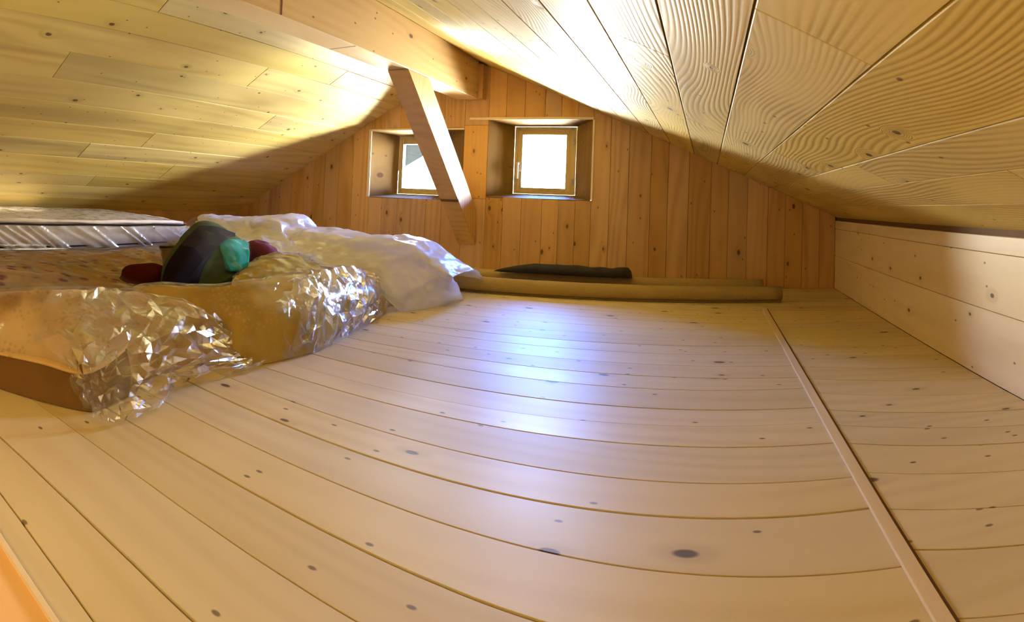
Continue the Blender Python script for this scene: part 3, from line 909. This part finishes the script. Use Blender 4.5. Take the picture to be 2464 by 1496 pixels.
def patch(name, net, mat, parent, nu=60, nv=40, off=0.0, amp=0.0, freq=8.0, soft=0.0, sfreq=4.0, solid=True, thick=0.02, weight=None, label=None, pin=True):
    g = surf(net, nu, nv)
    nrm = [[None] * (nu + 1) for _ in range(nv + 1)]
    for j in range(nv + 1):
        for i in range(nu + 1):
            du = g[j][min(nu, i + 1)] - g[j][max(0, i - 1)]
            dv = g[min(nv, j + 1)][i] - g[max(0, j - 1)][i]
            n = du.cross(dv)
            n = n.normalized() if n.length > 1e-9 else Vector((0, 0, 1))
            nrm[j][i] = n
    sgn = 1 if sum((nrm[j][i].z + 0.4 * nrm[j][i].x) for j in range(nv + 1) for i in range(nu + 1)) > 0 else -1
    verts = []
    for j in range(nv + 1):
        for i in range(nu + 1):
            p, n = g[j][i], nrm[j][i] * sgn
            d = off
            wgt = weight(i / nu, j / nv) if weight else 1.0
            if amp:
                d += crumple(p, amp * wgt, freq)
            if soft:
                d += soft * (noise.noise(p * sfreq) + 0.4 * noise.noise(p * sfreq * 2.7))
            q = p + n * d
            q.z = max(q.z, 0.0015)
            verts.append(q)
    W = nu + 1
    faces = [[j * W + i, j * W + i + 1, (j + 1) * W + i + 1, (j + 1) * W + i] for j in range(nv) for i in range(nu)]
    if solid:
        # close the underside so the body is a solid lump resting on the floor or on what lies below
        ring = [i for i in range(W)] + [j * W + nu for j in range(1, nv + 1)] + [nv * W + i for i in range(nu - 1, -1, -1)] + [j * W for j in range(nv - 1, 0, -1)]
        base = len(verts)
        zb = max(0.0015, min(verts[k].z for k in ring) - thick)
        for k in ring:
            verts.append(Vector((verts[k].x, verts[k].y, min(zb, verts[k].z))))
        R = len(ring)
        for a in range(R):
            b = (a + 1) % R
            faces.append([ring[b], ring[a], base + a, base + b])
        c = sum((verts[k] for k in range(base, base + R)), Vector()) / R
        verts.append(c)
        for a in range(R):
            faces.append([base + (a + 1) % R, base + a, base + R])
    ob = link(name, mesh(name, verts, faces, True), mat, None, None, label)
    if parent is not None:
        ob.parent = parent
        ob.matrix_parent_inverse = Matrix.Translation(-Vector(parent.location))
    return ob

def crumpled(name, net, mat, parent, nu=46, nv=34, off=0.008, amp=0.012, jit=0.35, weight=None, label=None, seed=1, freq=14.0, fade=None):
    """Crumpled film: an irregular net of flat facets with sharp creases."""
    rnd = random.Random(seed)
    g = surf(net, nu, nv)
    verts = []
    for j in range(nv + 1):
        for i in range(nu + 1):
            p = g[j][i]
            du = g[j][min(nu, i + 1)] - g[j][max(0, i - 1)]
            dv = g[min(nv, j + 1)][i] - g[max(0, j - 1)][i]
            n = du.cross(dv)
            n = n.normalized() if n.length > 1e-9 else Vector((0, 0, 1))
            if n.z + 0.4 * n.x < 0:
                n = -n
            w = weight(i / nu, j / nv) if weight else 1.0
            q = p.copy()
            if 0 < i < nu and 0 < j < nv:
                q += (du * rnd.uniform(-jit, jit) + dv * rnd.uniform(-jit, jit)) * 0.5
            d = off + amp * w * (rnd.uniform(-0.55, 0.75) + 1.3 * noise.noise(p * freq) )
            ramp = max(0.0, min(1.0, fade(i / nu, j / nv) + rnd.uniform(-0.25, 0.25))) if fade else 1.0
            q += n * (max(d, off * 0.3) * ramp - 0.012 * (1 - ramp))
            q.z = max(q.z, 0.0015)
            verts.append(q)
    W = nu + 1
    faces = []
    for j in range(nv):
        for i in range(nu):
            a, b, c, d = j * W + i, j * W + i + 1, (j + 1) * W + i + 1, (j + 1) * W + i
            if rnd.random() < 0.5:
                faces += [[a, b, c], [a, c, d]]
            else:
                faces += [[a, b, d], [b, c, d]]
    me = mesh(name, verts, faces, False)
    ob = link(name, me, mat, None, None, label)
    ob.parent = parent
    if parent.parent is None:
        ob.matrix_parent_inverse = Matrix.Translation(-Vector(parent.location))
    return ob

# beige duvet in clear plastic, nearest
t = thing('bagged_duvet', 'nearest beige patterned duvet in crumpled clear plastic, lower left', 'bedding', None, (-1.5, 0.85, 0))
patch('duvet', NETS['f'], M['beige_quilt'], t, 90, 60, soft=0.006, sfreq=7)
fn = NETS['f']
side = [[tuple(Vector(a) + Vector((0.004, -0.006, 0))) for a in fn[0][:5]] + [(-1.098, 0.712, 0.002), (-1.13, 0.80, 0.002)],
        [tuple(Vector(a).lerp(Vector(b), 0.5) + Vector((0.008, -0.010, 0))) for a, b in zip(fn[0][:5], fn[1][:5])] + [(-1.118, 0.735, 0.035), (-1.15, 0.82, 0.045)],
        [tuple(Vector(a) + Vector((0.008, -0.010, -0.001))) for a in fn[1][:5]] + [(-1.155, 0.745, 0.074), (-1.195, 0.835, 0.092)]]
patch('side_shade', side, M['beige_side_shade'], t, 60, 12, off=0.004, soft=0.002, thick=0.004, solid=False, label='side of the duvet with its shade painted in brown')
patch('edge_piping', [[tuple(Vector(p) + Vector((0, 0, -0.004))) for p in side[2]], [tuple(Vector(p) + Vector((0.006, -0.008, 0.0))) for p in side[2]], [tuple(Vector(p) + Vector((-0.002, 0.002, 0.005))) for p in side[2]]], M['beige_quilt'], t, 60, 8, off=0.003, soft=0.002, solid=False)
fb = patch('plastic_bag', NETS['f'], M['clear_film'], t, 90, 60, off=0.010, soft=0.006, sfreq=7, solid=False)
crumpled('bag_end', NETS['ff'], M['crumpled_film'], fb, 25, 20, off=0.010, amp=0.020, freq=8,
         weight=lambda u, v: min(1.0, 0.25 + 1.1 * v), label='crumpled shiny open end of the plastic bag', seed=3,
         fade=lambda u, v: min(1.0, u * 3 + max(0, v * 4 - 2.2)) * min(1.0, v * 5 + 0.3))
# large yellow duvet
t = thing('bagged_duvet', 'large yellow duvet in shiny clear plastic, middle of the pile beside the bare floor', 'bedding', None, (-1.4, 1.6, 0))
patch('duvet', NETS['e'], M['yellow_quilt'], t, 90, 60, soft=0.007, sfreq=7)
fe = patch('plastic_bag', NETS['e'], M['clear_film'], t, 110, 70, off=0.010, soft=0.007, sfreq=7, solid=False)
def subnet(net, u0, u1, v0, v1, nu, nv):
    g = surf(net, 60, 60)
    return [[tuple(g[int(round(60 * (v0 + (v1 - v0) * j / nv)))][int(round(60 * (u0 + (u1 - u0) * i / nu)))]) for i in range(nu + 1)] for j in range(nv + 1)]
crumpled('bag_end', subnet(NETS['e'], 0.55, 1.0, 0.0, 0.66, 8, 6), M['sheen_film'], fe, 34, 12, off=0.014, amp=0.014, freq=9,
         weight=lambda u, v: min(1.0, u * 3) * min(1.0, v * 4 + 0.2), seed=5, fade=lambda u, v: min(1.0, u * 3.5) * min(1.0, (1 - v) * 5 + 0.2), label='crinkled glossy end of the plastic bag')
# mustard cushion behind it
t = thing('bagged_cushion', 'mustard yellow cushion in clear plastic, beside the teal one', 'cushion', None, (-1.6, 1.6, 0.1))
patch('cushion', NETS['y2'], M['olive'], t, 50, 36, soft=0.012, sfreq=14, thick=0.02)
patch('plastic_bag', NETS['y2'], M['clear_film'], t, 70, 50, off=0.008, amp=0.012, freq=16, solid=False)
# teal and green cushion
t = thing('bagged_cushion', 'dark green and teal cushion with a broad black band, propped against white mattress', 'cushion', None, (-1.8, 1.6, 0.08))
patch('cushion', NETS['c'], M['green'], t, 50, 40, soft=0.006, sfreq=9, thick=0.05)
patch('black_band', NETS['cb'], M['black'], t, 20, 40, off=0.014, soft=0.004, thick=0.005, label='broad black band')
patch('teal_panel', NETS['ct'], M['teal'], t, 24, 30, off=0.010, soft=0.006, sfreq=18, thick=0.005, label='teal panel')
patch('plastic_bag', NETS['c'], M['thin_film'], t, 70, 60, off=0.024, soft=0.006, sfreq=9, solid=False)

def lump(name, label, cat, loc, rad, mat, seed=0):
    bm = bmesh.new()
    bmesh.ops.create_icosphere(bm, subdivisions=4, radius=1)
    for v_ in bm.verts:
        p = v_.co.copy()
        k = 1 + 0.16 * noise.noise(p * 1.6 + Vector((seed, 0, 0))) + 0.05 * ridged(p + Vector((seed, 3, 0)), 2.2)
        v_.co = Vector((p.x * rad[0], p.y * rad[1], p.z * rad[2])) * k
    me = bpy.data.meshes.new(name)
    bm.to_mesh(me)
    bm.free()
    for p in me.polygons:
        p.use_smooth = True
    ob = link(name, me, mat)
    ob.location = loc
    ob['label'] = label
    ob['category'] = cat
    return ob
lump('folded_blanket', 'dark red folded blanket in the shade left of the black band', 'blanket', (-1.80, 1.33, 0.135), (0.09, 0.10, 0.062), M['red'], 3)
lump('folded_blanket', 'small plum coloured bundle between teal cushion and milky sheet', 'blanket', (-1.87, 2.02, 0.185), (0.09, 0.10, 0.075), M['purple'], 9)

# floral quilt under clear plastic
t = thing('floral_quilt', 'orange brown floral quilt in clear plastic in front of the white wrapped mattress', 'bedding', None, (-2.0, 1.1, 0.05))
patch('quilt', NETS['b'], M['floral'], t, 90, 50, soft=0.010, sfreq=6, thick=0.10)
patch('plastic_bag', NETS['b'], M['clear_film'], t, 120, 70, off=0.010, amp=0.012, freq=9, solid=False)

# wrapped mattress along the left wall, on a second one
t = thing('brown_mattress', 'brown mattress lying flat beneath the white wrapped mattress', 'mattress', None, (-3.1, 1.4, 0))
def mattress_mesh(x0, x1, y0, y1, z0, z1, puff=0.012):
    bm = bmesh.new()
    bmesh.ops.create_cube(bm, size=1)
    for v_ in bm.verts:
        v_.co = Vector(((x0 + x1) / 2 + v_.co.x * (x1 - x0), (y0 + y1) / 2 + v_.co.y * (y1 - y0), (z0 + z1) / 2 + v_.co.z * (z1 - z0)))
    bmesh.ops.bevel(bm, geom=list(bm.edges), offset=0.022, segments=3, affect='EDGES')
    me = bpy.data.meshes.new('mattress')
    bm.to_mesh(me)
    bm.free()
    for p in me.polygons:
        p.use_smooth = True
    return me
def child(name, me, mat, t, label=None):
    ob = link(name, me, mat, None, None, label)
    ob.parent = t
    ob.matrix_parent_inverse = Matrix.Translation(-Vector(t.location))
    return ob
child('mattress_core', mattress_mesh(-3.62, -2.56, 0.15, 2.20, 0.001, 0.142), M['brown_cloth'], t)
t = thing('wrapped_mattress', 'white plastic wrapped mattress with dark piping along the left wall', 'mattress', None, (-3.1, 1.4, 0.145))
child('mattress_core', mattress_mesh(-3.62, -2.61, 0.15, 2.22, 0.146, 0.288), M['mattress'], t)
def tube(pts, r, n=8):
    verts, faces = [], []
    for j, p in enumerate(pts):
        p = Vector(p)
        d = (Vector(pts[min(j + 1, len(pts) - 1)]) - Vector(pts[max(j - 1, 0)])).normalized()
        a = d.cross(Vector((0, 0, 1))).normalized()
        b = d.cross(a)
        for k in range(n):
            an = 2 * math.pi * k / n
            verts.append(p + (a * math.cos(an) + b * math.sin(an)) * r)
    for j in range(len(pts) - 1):
        for k in range(n):
            faces.append([j * n + k, j * n + (k + 1) % n, (j + 1) * n + (k + 1) % n, (j + 1) * n + k])
    return mesh('tube', verts, faces, True)
child('piping', tube([(-2.604, 0.16 + 2.03 * k / 30, 0.272 + 0.001 * math.sin(k)) for k in range(31)], 0.0045), M['piping'], t)
child('piping', tube([(-2.598, 0.16 + 1.95 * k / 30, 0.156 + 0.0008 * k * k / 30) for k in range(31)], 0.006), M['piping'], t)
fr_net = [[(-2.598 + 0.004 * (j % 2), 0.16 + 2.05 * i / 12, z) for i in range(13)] for j, z in enumerate((0.158, 0.20, 0.235, 0.266))]
def pleats(name, net, mat, t):
    g = surf(net, 220, 24)
    verts, faces = [], []
    for j in range(25):
        for i in range(221):
            p = g[j][i]
            s = p.y * 16 + (p.z - 0.2) * 26
            a = noise.noise(Vector((s, p.z * 3, 0)))
            k = max(0.0, 1 - abs(a) * 4)
            env = 1.0 if p.y < 1.95 else 0.35
            verts.append(Vector((p.x + 0.003 + 0.009 * k * env, p.y, p.z)))
    for j in range(24):
        for i in range(220):
            q = j * 221 + i
            faces.append([q, q + 1, q + 222, q + 221])
    return child(name, mesh(name, verts, faces, True), mat, t, 'white plastic wrap with slanting creases')
pleats('plastic_wrap', fr_net, M['white_film'], t)
top_net = [[(-2.606 - 0.98 * j / 3, 0.16 + 2.05 * i / 6, 0.291 + (0.004 if j else -0.014)) for i in range(7)] for j in range(4)]
patch('top_wrap', top_net, M['white_film'], t, 90, 40, off=0.004, amp=0.006, freq=6, solid=False)

# milky plastic sheet over bedding, far end of the pile
t = thing('covered_bedding', 'cream bedding under a milky white plastic sheet, far end of the pile near the wall', 'bedding', None, (-1.9, 2.5, 0))
dn = NETS['d']
body = []
for j, r in enumerate(dn):
    rr = []
    for i, p in enumerate(r[:8]):
        x, y, z = p
        if i >= 6:
            x, z = x - 0.06 * (i - 5), z * (0.72 if i == 6 else 0.25)
        rr.append((x - 0.02, y, max(0.002, z - 0.022)))
    body.append(rr)
patch('duvet', body, M['cream'], t, 70, 50, soft=0.008, sfreq=7, thick=0.2)
patch('plastic_sheet', dn, M['milky_film'], t, 170, 110, off=0.004, amp=0.020, freq=7, solid=False, label='milky translucent plastic sheet')
